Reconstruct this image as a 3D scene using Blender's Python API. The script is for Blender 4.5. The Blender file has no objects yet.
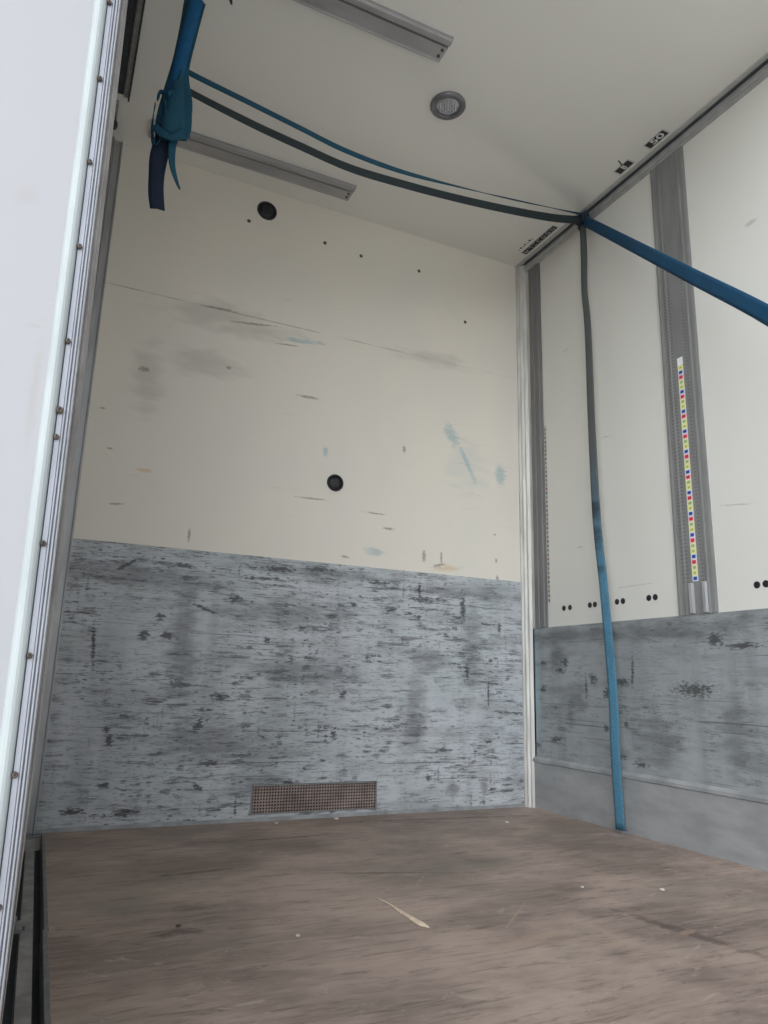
import bpy, bmesh, math, random
from mathutils import Vector, Matrix
random.seed(4)
C = bpy.context.scene.collection
S = bpy.context.scene
PI = math.pi

# ------------------------------------------------------------------ camera
cam = bpy.data.cameras.new('camera'); co = bpy.data.objects.new('camera', cam); C.objects.link(co)
cam.sensor_fit = 'AUTO'; cam.sensor_width = 36.0; cam.lens = 723.31 / 1024 * 36
cam.clip_start = 0.02
rx, ry, rz = 0.2300, -0.0282, -0.4307
R = Matrix.Rotation(rz, 3, 'Z') @ Matrix.Rotation(rx, 3, 'X') @ Matrix.Rotation(ry, 3, 'Y')
right, fwd, up = R @ Vector((1, 0, 0)), R @ Vector((0, 1, 0)), R @ Vector((0, 0, 1))
M = Matrix((right, up, -fwd)).transposed().to_4x4()
M.translation = Vector((-1.8507, -2.5426, 0.4701))
co.matrix_world = M
S.camera = co

# ------------------------------------------------------------------ world, sun, exposure
S.view_settings.view_transform = 'Standard'
S.view_settings.look = 'None'
S.view_settings.gamma = 1.0
S.view_settings.use_curve_mapping = False
S.view_settings.exposure = 0.0
w = bpy.data.worlds.new('world'); S.world = w; w.use_nodes = True
bg = w.node_tree.nodes['Background']
bg.inputs[0].default_value = (0.88, 0.93, 1.0, 1)
# hazy sky, brighter towards the veiled sun in front and to the left of the opening
wt = w.node_tree; wc = wt.nodes.new('ShaderNodeTexCoord'); wd_ = wt.nodes.new('ShaderNodeVectorMath'); wd_.operation = 'DOT_PRODUCT'
wd_.inputs[1].default_value = Vector((-0.64, -0.68, 0.36)).normalized()
wt.links.new(wc.outputs['Generated'], wd_.inputs[0])
wm = wt.nodes.new('ShaderNodeMapRange'); wm.interpolation_type = 'SMOOTHSTEP'
for k_, v_ in (('From Min', 0.72), ('From Max', 1.0), ('To Min', 0.78), ('To Max', 5.3)): wm.inputs[k_].default_value = v_
wt.links.new(wd_.outputs['Value'], wm.inputs['Value']); wt.links.new(wm.outputs['Result'], bg.inputs[1])
sd = bpy.data.lights.new('sun', 'SUN'); sd.energy = 2.6; sd.angle = math.radians(3); sd.color = (1.0, 0.93, 0.84)
so = bpy.data.objects.new('sun', sd); C.objects.link(so)
sv = Vector((-0.62, 0.22, 0.75)); so.rotation_euler = sv.to_track_quat('Z', 'Y').to_euler()   # high on the left, behind the open door; lights the yard

# ------------------------------------------------------------------ helpers: tagging
def tag(o, label=None, cat=None, group=None, kind=None):
    if label: o['label'] = label
    if cat: o['category'] = cat
    if group: o['group'] = group
    if kind: o['kind'] = kind
    return o
def thing(name, loc, label, cat, group=None, rot=(0, 0, 0)):
    o = bpy.data.objects.new(name, None); C.objects.link(o)
    o.location = loc; o.rotation_euler = rot; o.empty_display_size = 0.05
    return tag(o, label, cat, group)
def obj(name, bm, mats, parent=None, smooth=False, loc=None):
    me = bpy.data.meshes.new(name)
    bmesh.ops.recalc_face_normals(bm, faces=bm.faces)
    bm.to_mesh(me); bm.free()
    if not isinstance(mats, (list, tuple)): mats = [mats]
    for m in mats: me.materials.append(m)
    if smooth:
        for p in me.polygons: p.use_smooth = True
    o = bpy.data.objects.new(name, me); C.objects.link(o)
    if parent: o.parent = parent
    if loc: o.location = loc
    return o
def struct(name, bm, m, parent=None, smooth=False):
    o = obj(name, bm, m, parent, smooth)
    if not parent: o['kind'] = 'structure'
    return o
def box(bm, x0, x1, y0, y1, z0, z1, mi=0):
    vs = [bm.verts.new((x, y, z)) for x in (x0, x1) for y in (y0, y1) for z in (z0, z1)]
    for f in ((0,1,3,2),(4,6,7,5),(0,4,5,1),(2,3,7,6),(0,2,6,4),(1,5,7,3)):
        bm.faces.new([vs[i] for i in f]).material_index = mi
    return vs
def B(*boxes):
    bm = bmesh.new()
    for b in boxes: box(bm, *b)
    return bm
def bevel(o, wdt, seg=2):
    m = o.modifiers.new('bevel', 'BEVEL'); m.width = wdt; m.segments = seg; m.limit_method = 'ANGLE'
    return o
def prism(bm, prof, axis, a, b, mi=0):
    """prof: closed list of 2-D points; axis 0/1/2 is the extrusion direction."""
    def P(p, t):
        if axis == 0: return (t, p[0], p[1])
        if axis == 1: return (p[0], t, p[1])
        return (p[0], p[1], t)
    A = [bm.verts.new(P(p, a)) for p in prof]; D = [bm.verts.new(P(p, b)) for p in prof]
    n = len(prof)
    bm.faces.new(A).material_index = mi; bm.faces.new(D[::-1]).material_index = mi
    for i in range(n):
        bm.faces.new((A[i], A[(i+1) % n], D[(i+1) % n], D[i])).material_index = mi
def disc(bm, c, axis, rings, seg=28, mi=0):
    """lathe: rings = [(radius, offset along axis)], c centre."""
    ax = Vector(axis).normalized(); u = ax.orthogonal().normalized(); v = ax.cross(u); c = Vector(c)
    prev = None
    for r, h in rings:
        if r < 1e-6: cur = [bm.verts.new(c + ax * h)]
        else: cur = [bm.verts.new(c + ax * h + (u * math.cos(2*PI*i/seg) + v * math.sin(2*PI*i/seg)) * r) for i in range(seg)]
        if prev:
            for i in range(seg):
                j = (i + 1) % seg
                a = prev if len(prev) > 1 else None; b = cur if len(cur) > 1 else None
                if a and b: f = bm.faces.new((a[i], a[j], b[j], b[i]))
                elif a: f = bm.faces.new((a[i], a[j], cur[0]))
                elif b: f = bm.faces.new((prev[0], b[j], b[i]))
                else: continue
                f.material_index = mi
        prev = cur
    return bm
def spline(pts, n):
    """Catmull-Rom through 3-D points (tuples may be longer: extra values interpolate too)."""
    out = []
    P = [tuple(2*a - b for a, b in zip(pts[0], pts[1]))] + list(pts) + [tuple(2*a - b for a, b in zip(pts[-1], pts[-2]))]
    for i in range(1, len(P) - 2):
        for k in range(n):
            t = k / n
            out.append(tuple(0.5*((2*p1) + (-p0+p2)*t + (2*p0-5*p1+4*p2-p3)*t*t + (-p0+3*p1-3*p2+p3)*t**3)
                             for p0, p1, p2, p3 in zip(P[i-1], P[i], P[i+1], P[i+2])))
    out.append(tuple(pts[-1]))
    return out
def ribbon(bm, pts, thick=0.0022, n=8, cols=4, fold=0.0):
    """webbing: pts = (x,y,z, width, nx,ny,nz) with the wide direction given by n."""
    q = spline(pts, n)
    rows = []
    for i, p in enumerate(q):
        c = Vector(p[:3]); wd = p[3]; d = Vector(p[4:7])
        t = (Vector(q[min(i+1, len(q)-1)][:3]) - Vector(q[max(i-1, 0)][:3])).normalized()
        d = (d - t * d.dot(t)).normalized(); nn = t.cross(d)
        top = []; bot = []
        for k in range(cols + 1):
            s = (k / cols - 0.5)
            off = d * (s * wd) + nn * (fold * (0.5 - abs(s) * 2) * wd)
            top.append(bm.verts.new(c + off + nn * thick / 2)); bot.append(bm.verts.new(c + off - nn * thick / 2))
        rows.append(top + bot[::-1])
    m = len(rows[0])
    for a, b in zip(rows, rows[1:]):
        for k in range(m): bm.faces.new((a[k], a[(k+1) % m], b[(k+1) % m], b[k]))
    bm.faces.new(rows[0][::-1]); bm.faces.new(rows[-1])
    return bm

# ------------------------------------------------------------------ materials
class NT:
    def __init__(s, name, rough=0.6, metal=0.0, spec=0.5):
        s.m = bpy.data.materials.new(name); s.m.use_nodes = True; s.t = s.m.node_tree; s.n = s.t.nodes
        s.b = s.n['Principled BSDF']; s.b.inputs['Roughness'].default_value = rough
        s.b.inputs['Metallic'].default_value = metal; s.b.inputs['Specular IOR Level'].default_value = spec
        s.tc = s.n.new('ShaderNodeTexCoord').outputs['Object']
    def link(s, a, b): s.t.links.new(a, b)
    def put(s, sock, v):
        if isinstance(v, bpy.types.NodeSocket): s.link(v, sock)
        elif isinstance(v, (tuple, list)) and sock.type == 'RGBA' and len(v) == 3: sock.default_value = (*v, 1)
        else: sock.default_value = v
    def scl(s, sx, sy, sz, off=(0, 0, 0), src=None):
        m = s.n.new('ShaderNodeMapping'); m.inputs['Scale'].default_value = (sx, sy, sz); m.inputs['Location'].default_value = off
        s.link(src or s.tc, m.inputs['Vector']); return m.outputs[0]
    def noise(s, vec, scale=1.0, detail=4, rough=0.55, dist=0.0):
        n = s.n.new('ShaderNodeTexNoise'); s.link(vec, n.inputs['Vector'])
        n.inputs['Scale'].default_value = scale; n.inputs['Detail'].default_value = detail
        n.inputs['Roughness'].default_value = rough; n.inputs['Distortion'].default_value = dist
        return n.outputs['Fac']
    def mr(s, v, a, b, c=0.0, d=1.0, smooth=True):
        n = s.n.new('ShaderNodeMapRange'); n.interpolation_type = 'SMOOTHSTEP' if smooth else 'LINEAR'
        s.put(n.inputs['Value'], v)
        for i, x in zip(('From Min', 'From Max', 'To Min', 'To Max'), (a, b, c, d)): s.put(n.inputs[i], x)
        return n.outputs['Result']
    def math(s, op, a, b=0.0):
        n = s.n.new('ShaderNodeMath'); n.operation = op; s.put(n.inputs[0], a); s.put(n.inputs[1], b); return n.outputs[0]
    def mix(s, f, a, b, mode='MIX'):
        n = s.n.new('ShaderNodeMix'); n.data_type = 'RGBA'; n.blend_type = mode
        s.put(n.inputs[0], f); s.put(n.inputs[6], a); s.put(n.inputs[7], b); return n.outputs[2]
    def marks(s, lst, axis, jitter=0.35, js=60):
        """distance field of dirt marks. lst = (u, v, ru, rv, angle) on the wall plane; axis = wall normal."""
        jn = s.n.new('ShaderNodeTexNoise'); s.link(s.scl(.7, .7, 2.2) if axis != 2 else s.tc, jn.inputs['Vector']); jn.inputs['Scale'].default_value = js
        jn.inputs['Detail'].default_value = 3
        cur = None
        for (u, v, ru, rv, ang) in lst:
            m = s.n.new('ShaderNodeMapping'); m.vector_type = 'TEXTURE'; s.link(s.tc, m.inputs['Vector'])
            if axis == 1:
                m.inputs['Location'].default_value = (u, 0, v); m.inputs['Rotation'].default_value = (0, -ang, 0)
                m.inputs['Scale'].default_value = (ru, 1e6, rv)
            elif axis == 0:
                m.inputs['Location'].default_value = (0, u, v); m.inputs['Rotation'].default_value = (ang, 0, 0)
                m.inputs['Scale'].default_value = (1e6, ru, rv)
            else:
                m.inputs['Location'].default_value = (u, v, 0); m.inputs['Rotation'].default_value = (0, 0, ang)
                m.inputs['Scale'].default_value = (ru, rv, 1e6)
            l = s.n.new('ShaderNodeVectorMath'); l.operation = 'LENGTH'; s.link(m.outputs[0], l.inputs[0])
            cur = l.outputs['Value'] if cur is None else s.math('MINIMUM', cur, l.outputs['Value'])
        j = s.math('MULTIPLY', s.math('SUBTRACT', jn.outputs['Fac'], 0.5), jitter * 4)
        return s.math('ADD', cur, j)
    def color(s, v): s.put(s.b.inputs['Base Color'], v)
    def rough(s, v): s.put(s.b.inputs['Roughness'], v)
    def bump(s, h, strength=0.2, dist=0.002):
        n = s.n.new('ShaderNodeBump'); n.inputs['Strength'].default_value = strength; n.inputs['Distance'].default_value = dist
        s.link(h, n.inputs['Height']); s.link(n.outputs[0], s.b.inputs['Normal'])

def plain(name, col, rough=0.6, metal=0.0, var=0.12, scale=25, stretch=(1, 1, 1)):
    t = NT(name, rough, metal)
    f = t.noise(t.scl(*stretch), scale, 4, 0.6)
    t.color(t.mix(t.mr(f, 0.3, 0.7), tuple(c * (1 - var) for c in col), tuple(min(1, c * (1 + var)) for c in col)))
    t.bump(f, 0.05, 0.001)
    return t.m

# --- back wall, upper painted part
def mat_upper():
    t = NT('cream_painted_panel', 0.45)
    base = (0.79, 0.735, 0.635)
    c = t.mix(t.mr(t.noise(t.scl(1.5, 1, 1.2), 1.6, 3), 0.35, 0.7), base, (0.75, 0.715, 0.625))
    # faint horizontal rub marks
    st = t.noise(t.scl(5, 1, 70), 1.0, 5, 0.65)
    md = t.noise(t.scl(1.6, 1, 2.2, (3, 0, 1)), 1.0, 3)
    zz = t.n.new('ShaderNodeSeparateXYZ'); t.link(t.tc, zz.inputs[0])
    band = t.math('MULTIPLY', t.mr(zz.outputs[2], 0.9, 1.05), t.mr(zz.outputs[2], 2.15, 1.85))
    m1 = t.math('MULTIPLY', t.math('MULTIPLY', t.mr(st, 0.6, 0.72), t.mr(md, 0.45, 0.62)), band)
    c = t.mix(t.math('MULTIPLY', m1, 0.45), c, (0.33, 0.31, 0.27))
    # grey-green grime areas
    g = t.marks([(-1.62, 1.50, 0.05, 0.12, 0), (-1.42, 1.80, 0.16, 0.05, 0.1), (-1.28, 1.77, 0.16, 0.03, 0.1), (-1.42, 1.60, .12, .05, 0), (-0.47, 1.83, .15, .03, 0)], 1, 0.6, 14)
    c = t.mix(t.math('MULTIPLY', t.mr(g, 1.6, 0.2), 0.34), c, (0.36, 0.35, 0.29))
    # crisp dark scuffs
    d = t.marks([(-1.64, 1.53, .022, .012, 0), (-1.34, 1.60, .012, .008, 0), (-1.02, 1.545, .055, .007, 0), (-1.68, 1.03, .03, .004, 0.1),
                 (-1.26, 1.80, .1, .006, 0.12), (-1.40, 1.83, .08, .006, 0.05), (-1.12, 1.745, .05, .004, .1), (-0.985, 1.14, .07, .004, 0.02),
                 (-0.72, 1.115, .05, .004, 0), (-0.66, 1.06, .03, .006, 0), (-0.60, 1.40, .008, .02, 0), (-1.72, 1.22, .012, .004, 0),
                 (-0.50, 0.965, .010, .028, 0), (-0.43, 0.935, .035, .008, 0.3), (-0.42, 0.97, .006, .03, 0), (-.155, .98, .006, .014, 0), (-.15, .905, .008, .014, 0.4),
                 (-1.43, 0.95, .006, .03, 0), (-1.76, 1.36, .01, .004, 0), (-0.84, 0.93, .02, .006, 0), (-.16, 1.09, .006, .006, 0)], 1, 0.45, 90)
    c = t.mix(t.math('MULTIPLY', t.mr(d, 1.15, 0.3), 0.62), c, (0.16, 0.13, 0.10))
    # blue paint rubs
    b = t.marks([(-1.06, 1.775, .10, .010, 0.1), (-0.375, 1.50, .028, .06, 0.5), (-0.30, 1.39, .012, .10, 0.5), (-0.72, 0.962, .04, .016, 0),
                 (-.13, 1.36, .03, .05, 0), (-0.94, 1.335, .01, .022, 0)], 1, 0.5, 40)
    c = t.mix(t.math('MULTIPLY', t.mr(b, 1.3, 0.3), 0.5), c, (0.23, 0.42, 0.46))
    b2 = t.marks([(-0.30, 1.36, .12, .12, 0.2)], 1, 0.7, 12)
    c = t.mix(t.math('MULTIPLY', t.mr(b2, 1.3, 0.2), 0.18), c, (0.34, 0.50, 0.48))
    o = t.marks([(-0.40, 0.925, .07, .016, 0.1), (-1.60, 1.16, .03, .008, 0)], 1, 0.5, 30)
    c = t.mix(t.math('MULTIPLY', t.mr(o, 1.3, 0.2), 0.45), c, (0.62, 0.40, 0.16))
    # fine seam running across
    ln = t.math('ABSOLUTE', t.math('SUBTRACT', zz.outputs[2], t.math('ADD', 1.828, t.math('MULTIPLY', zz.outputs[0], 0.0))))
    seam = t.math('MULTIPLY', t.mr(ln, 0.0035, 0.001), t.mr(t.noise(t.scl(7, 1, 7), 1, 3), 0.35, 0.6))
    c = t.mix(t.math('MULTIPLY', seam, t.mr(zz.outputs[0], -0.1, -1.0, 0.12, 0.6)), c, (0.25, 0.24, 0.23))
    t.color(c); t.bump(st, 0.04, 0.001)
    return t.m

# --- scuffed grey-painted lower panels (axis: wall normal)
def mat_scuffed(name, axis, base, base2, dark, amount, marks, soft, blue=(), knocks=0.0):
    t = NT(name, 0.55)
    a = (lambda h, v, o=(0, 0, 0): t.scl(h, 1, v, o)) if axis == 1 else (lambda h, v, o=(0, 0, 0): t.scl(1, h, v, o))
    c = t.mix(t.mr(t.noise(a(2, 2), 1.3, 3), 0.35, 0.65), base, base2)
    # soft vertical soot columns and broad smudges
    c = t.mix(t.math('MULTIPLY', t.mr(t.noise(a(9, 1.3, (2, 4, 1)), 1, 3, 0.5), 0.46, 0.72), 0.42), c, tuple(x * 0.45 for x in base))
    c = t.mix(t.math('MULTIPLY', t.mr(t.noise(a(3, 16, (5, 2, 3)), 1, 5, 0.6), 0.46, 0.70), 0.55), c, tuple(x * 0.45 for x in base))
    md = t.noise(a(3.2, 4.0, (7, 1, 2)), 1, 4, 0.6)
    md2 = t.noise(a(16, 7, (1, 5, 2)), 1, 3, 0.6)
    mod = t.mr(t.math('ADD', t.math('MULTIPLY', md, 0.6), t.math('MULTIPLY', md2, 0.4)), 0.42 - amount, 0.60 - amount)
    s1 = t.mr(t.noise(a(8, 70), 1, 8, 0.78), 0.51, 0.63)
    s2 = t.mr(t.noise(a(20, 190, (3, 3, 3)), 1, 5, 0.75), 0.53, 0.64)
    s3 = t.mr(t.noise(a(40, 110, (9, 9, 4)), 1, 5, 0.75), 0.60, 0.67)
    s = t.math('MAXIMUM', t.math('MULTIPLY', s1, 0.85), t.math('MAXIMUM', t.math('MULTIPLY', s2, 0.75), t.math('MULTIPLY', s3, 0.85)))
    c = t.mix(t.math('MULTIPLY', s, mod), c, dark)
    # scattered small knocks: blots, dashes and upright nicks
    wn = t.n.new('ShaderNodeTexNoise'); t.link(a(26, 40), wn.inputs['Vector']); wn.inputs['Scale'].default_value = 1; wn.inputs['Detail'].default_value = 5; wn.inputs['Roughness'].default_value = 0.7
    jx = t.math('MULTIPLY', t.math('SUBTRACT', t.noise(a(70, 190), 1, 5, 0.75), 0.5), 1.0)
    grain = t.mr(t.noise(a(14, 230, (5, 5, 5)), 1, 4, 0.7), 0.42, 0.56, 0.25, 1.0)
    for (sh, sv, o3, rad, lo, op) in ((13, 44, (1, 1, 3), 0.34, .62, 0.85), (24, 40, (6, 2, 9), 0.28, .62, 0.95), (7, 60, (4, 7, 5), 0.36, .58, 0.8), (55, 8, (2, 6, 1), 0.20, .66, 0.7), (40, 90, (8, 3, 2), 0.30, .55, 0.9)):
        va = t.n.new('ShaderNodeVectorMath'); va.operation = 'MULTIPLY_ADD'
        t.link(wn.outputs['Color'], va.inputs[0]); va.inputs[1].default_value = (0.9, 0.9, 0.9); t.link(a(sh, sv, o3), va.inputs[2])
        vn = t.n.new('ShaderNodeTexVoronoi'); vn.inputs['Scale'].default_value = 1.0; t.link(va.outputs[0], vn.inputs['Vector'])
        sep = t.n.new('ShaderNodeSeparateColor'); t.link(vn.outputs['Color'], sep.inputs[0])
        rr = t.mr(sep.outputs[0], lo + knocks, 1.0, 0.0, rad * 1.5, False)
        dd = t.math('SUBTRACT', rr, t.math('ADD', vn.outputs['Distance'], jx))
        k1 = t.math('MULTIPLY', t.mr(dd, -0.02, 0.14), grain)
        c = t.mix(t.math('MULTIPLY', t.math('MULTIPLY', k1, t.mr(md, .38, .55, .35, 1.0)), op), c, dark)
    # pale scraped flecks
    fl = t.math('MULTIPLY', t.mr(t.noise(a(30, 130, (4, 8, 6)), 1, 4, 0.7), 0.64, 0.72), 0.5)
    c = t.mix(fl, c, tuple(min(1, x * 1.5) for x in base))
    ll = t.math('MULTIPLY', t.mr(t.noise(a(1.4, 110, (8, 8, 8)), 1, 2, 0.5), 0.66, 0.70), 0.6)
    c = t.mix(ll, c, dark)
    v = t.math('MULTIPLY', t.mr(t.noise(a(120, 5, (2, 2, 8)), 1, 3, 0.6), 0.68, 0.73), 0.5)
    c = t.mix(v, c, dark)
    if soft:
        c = t.mix(t.math('MULTIPLY', t.mr(t.marks(soft, axis, 0.6, 18), 1.5, 0.1), 0.5), c, dark)
    if marks:
        c = t.mix(t.math('MULTIPLY', t.mr(t.marks(marks, axis, 0.95, 90), 1.3, 0.35), 0.85), c, tuple(x * 0.7 for x in dark))
    if blue:
        c = t.mix(t.math('MULTIPLY', t.mr(t.marks(blue, axis, 0.6, 20), 1.4, 0.2), 0.55), c, (0.30, 0.44, 0.50))
    t.color(c); t.rough(0.5); t.bump(s1, 0.12, 0.001)
    return t.m

back_marks = [(-1.30, .19, .03, .009, 0), (-1.70, .055, .035, .010, 0), (-1.56, .045, .03, .010, 0), (-1.63, .30, .012, .014, 0), (-1.62, .265, .01, .02, 0),
    (-1.28, .40, .03, .014, 0), (-1.345, .31, .016, .02, 0), (-0.83, .42, .016, .015, 0), (-0.86, .275, .014, .014, 0), (-1.02, .12, .02, .008, 0),
    (-1.20, .045, .004, .035, 0.05), (-1.70, .56, .006, .07, 0.08), (-1.55, .60, .016, .018, 0), (-1.47, .60, .03, .012, 0), (-1.36, .70, .05, .006, -.35),
    (-1.50, .66, .018, .012, 0), (-1.44, .84, .05, .008, 0), (-1.15, .82, .07, .006, 0.03), (-.64, .74, .03, .008, 0.4), (-.56, .73, .02, .007, 0),
    (-0.80, .75, .012, .012, 0), (-.70, .84, .06, .008, 0), (-.52, .83, .008, .03, 0), (-.5, .79, .06, .01, 0), (-.19, .71, .05, .005, 0), (-.145, .70, .008, .02, 0),
    (-.2, .44, .004, .06, 0), (-.175, .472, .03, .004, 0), (-.09, .36, .06, .004, 0), (-.32, .77, .012, .05, 0), (-1.1, .86, .06, .012, 0), (-1.62, .83, .05, .005, .6),
    (-.95, .87, .05, .012, 0), (-0.30, .52, .01, .03, 0), (-.40, .22, .03, .006, 0), (-.2, .25, .02, .008, 0), (-.47, .12, .01, .01, 0), (-1.0, .65, .02, .01, 0),
    (-1.13, .60, .01, .014, 0), (-1.25, .74, .03, .014, 0), (-1.62, .13, .02, .008, 0), (-1.33, .115, .01, .02, .9)]
back_soft = [(-1.42, .58, .05, .20, 0), (-.48, .55, .07, .05, 0), (-.53, .33, .05, .16, 0), (-.28, .60, .05, .16, 0), (-1.05, .70, .30, .05, 0), (-1.6, .80, .25, .04, 0),
    (-1.0, .50, .2, .05, 0), (-1.3, .26, .2, .07, 0), (-.36, .08, .03, .03, 0), (-.22, .08, .015, .03, 0), (-1.15, .12, .08, .07, 0), (-.9, .86, .35, .02, 0), (-.3, .83, .3, .02, 0)]
M_up = mat_upper()
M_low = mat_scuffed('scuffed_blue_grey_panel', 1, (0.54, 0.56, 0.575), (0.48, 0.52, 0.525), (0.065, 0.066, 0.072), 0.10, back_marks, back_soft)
right_marks = [(-.86, .47, .07, .022, 0), (-.40, .50, .018, .02, 0), (-.36, .47, .006, .04, 0), (-.60, .53, .006, .05, 0.1), (-.47, .45, .016, .02, 0), (-.46, .33, .012, .012, 0),
    (-.10, .46, .014, .014, 0), (-.06, .24, .02, .01, 0), (-.17, .27, .03, .01, 0), (-.62, .225, .03, .008, 0), (-.52, .24, .03, .008, 0), (-.50, .655, .03, .008, 0),
    (-.24, .56, .02, .02, 0), (-.21, .53, .03, .01, 0), (-.56, .35, .01, .01, 0), (-.55, .49, .04, .012, 0), (-.1, .56, .03, .008, 0), (-1.05, .6, .05, .01, 0), (-.95, .62, .03, .02, 0)]
right_soft = [(-.30, .42, .07, .05, 0), (-.27, .35, .03, .05, 0), (-.2, .58, .05, .05, 0), (-.7, .3, .1, .1, 0), (-1.0, .35, .05, .12, 0), (-.7, .66, .5, .03, 0), (-.3, .66, .4, .03, 0)]
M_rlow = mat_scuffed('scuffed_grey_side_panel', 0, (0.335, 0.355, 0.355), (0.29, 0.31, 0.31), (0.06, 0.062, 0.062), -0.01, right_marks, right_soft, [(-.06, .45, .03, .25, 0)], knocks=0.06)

def mat_right_white():
    t = NT('white_side_panel', 0.35)
    c = t.mix(t.mr(t.noise(t.scl(1, 1, 1), 2.0, 3), 0.3, 0.7), (0.695, 0.68, 0.62), (0.675, 0.66, 0.60))
    d = t.marks([(-.44, 1.66, .02, .004, .3), (-.52, 1.40, .03, .003, .1), (-1.06, 1.02, .07, .003, .15), (-.35, 1.0, .02, .004, 0), (-.62, .82, .10, .002, 0), (-.3, 1.85, .02, .003, 0), (-1.2, 1.9, .03, .01, 0)], 0, 0.4, 60)
    c = t.mix(t.math('MULTIPLY', t.mr(d, 1.1, 0.4), 0.45), c, (0.3, 0.29, 0.27))
    t.color(c); return t.m
M_rup = mat_right_white()

def mat_ceiling():
    t = NT('glossy_white_roof_panel', 0.32)
    c = t.mix(t.mr(t.noise(t.scl(.5, 1, 1), 1.2, 2), 0.3, 0.7), (0.81, 0.80, 0.745), (0.79, 0.78, 0.73))
    t.color(c); t.bump(t.noise(t.scl(4, .6, 1), 1.0, 2), 0.15, 0.02); return t.m
M_ceil = mat_ceiling()

def mat_floor():
    t = NT('worn_brown_plywood', 0.6)
    c = t.mix(t.mr(t.noise(t.scl(2.2, 3.2, 1), 1.0, 4, 0.6), 0.35, 0.66), (0.20, 0.150, 0.122), (0.44, 0.335, 0.275))
    g = t.noise(t.scl(5, 26, 1), 1.0, 9, 0.74, 1.2)
    c = t.mix(t.math('MULTIPLY', t.mr(g, 0.42, 0.64), 0.5), c, (0.45, 0.35, 0.29))
    g2 = t.noise(t.scl(9, 70, 1, (3, 2, 1)), 1.0, 6, 0.75, .8)
    c = t.mix(t.math('MULTIPLY', t.mr(g2, 0.5, 0.66), 0.6), c, (0.11, 0.082, 0.068))
    gn = t.noise(t.scl(1.4, 3.4, 1, (9, 9, 9)), 1.0, 4, 0.6)
    c = t.mix(t.math('MULTIPLY', t.mr(gn, 0.5, 0.72), 0.55), c, (0.23, 0.21, 0.165))
    pk = t.noise(t.scl(7, 16, 1, (5, 4, 1)), 1.0, 7, 0.72, 1.0)
    c = t.mix(t.math('MULTIPLY', t.mr(pk, 0.60, 0.68), 0.6), c, (0.46, 0.36, 0.31))
    sp = t.noise(t.scl(60, 90, 1), 1.0, 3, 0.6)
    c = t.mix(t.math('MULTIPLY', t.mr(sp, 0.70, 0.74), 0.8), c, (0.52, 0.44, 0.38))
    m = t.marks([(-.45, -.14, .45, .012, -.10), (-1.1, -.28, .18, .008, .05), (-.62, -1.35, .02, .16, .2), (-1.55, -1.02, .05, .02, 0), (-1.45, -.6, .1, .012, .1), (-1.0, -.75, .2, .008, -.3), (-.7, -.62, .04, .006, .2)], 2, 0.6, 30)
    c = t.mix(t.math('MULTIPLY', t.mr(m, 1.2, 0.4), 0.5), c, (0.05, 0.036, 0.03))
    k = t.marks([(-.88, -1.15, .10, .004, .75), (-.80, -1.22, .05, .003, .75), (-.95, -.85, .07, .003, .9), (-.62, -1.36, .03, .012, .3), (-.80, -1.36, .04, .012, 0.2), (-.93, -1.28, .12, .02, .2)], 2, 0.5, 60)
    c = t.mix(t.math('MULTIPLY', t.mr(k, 1.2, 0.5), 0.55), c, (0.42, 0.30, 0.22))
    t.color(c); t.rough(t.mr(g, 0.3, 0.7, 0.5, 0.72)); t.bump(g, 0.25, 0.002)
    return t.m
M_floor = mat_floor()

def mat_door():
    t = NT('white_door_skin', 0.4)
    m = t.marks([(-.075, 0.46, .012, .012, 0), (-.05, .30, .01, .003, 0), (-.04, .22, .004, .06, 0)], 1, 0.6, 40)
    c = t.mix(t.math('MULTIPLY', t.mr(m, 1.6, 0.1), 0.22), (0.46, 0.45, 0.46), (0.36, 0.30, 0.22))
    c = t.mix(t.mr(t.noise(t.scl(4, 1, 5), 1, 3), 0.4, 0.8, 0, .5), c, (0.43, 0.43, 0.445))
    t.color(c); return t.m
M_door = mat_door()
M_alu = plain('brushed_aluminium', (0.62, 0.63, 0.64), 0.38, 0.75, 0.12, 30, (1, 1, .15))
M_aluc = plain('dull_aluminium_profile', (0.40, 0.40, 0.395), 0.45, 0.6, 0.12, 30, (1, 1, .2))
M_cant = plain('roof_edge_aluminium', (0.42, 0.42, 0.41), 0.5, 0.5, 0.1, 20)
M_cantl = plain('pale_roof_edge_flange', (0.50, 0.50, 0.475), 0.45, 0.2, 0.08, 20)
M_corner = plain('worn_corner_profile', (0.60, 0.585, 0.54), 0.5, 0.25, 0.18, 14, (3, 3, .3))
M_gasket = plain('pale_rubber_seal', (0.46, 0.50, 0.49), 0.45, 0, 0.08, 12, (1, 1, .4))
M_flange = plain('pale_anodised_flange', (0.42, 0.435, 0.475), 0.45, 0.2, 0.08, 30, (1, 1, .3))
M_groove = plain('dark_groove', (0.10, 0.11, 0.12), 0.6)
M_jamb = plain('grimy_jamb', (0.29, 0.275, 0.26), 0.55, 0.3, 0.25, 20, (1, 1, .4))
M_dark = plain('dark_track_steel', (0.045, 0.05, 0.06), 0.5, 0.3, 0.2)
M_black = plain('black_plastic', (0.014, 0.015, 0.018), 0.5, 0, 0.2, 60)
M_rust = plain('rusty_screw_head', (0.12, 0.095, 0.08), 0.6, 0.4, 0.4, 90)
M_steel = plain('dull_zinc_steel', (0.27, 0.265, 0.26), 0.45, 0.6, 0.15, 40)
M_rail = plain('roof_rail_aluminium', (0.40, 0.395, 0.40), 0.42, 0.55, 0.12, 25, (.2, 1, 1))
M_raildk = plain('roof_rail_slot', (0.16, 0.155, 0.16), 0.5, 0.4, 0.1, 25, (.2, 1, 1))
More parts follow.
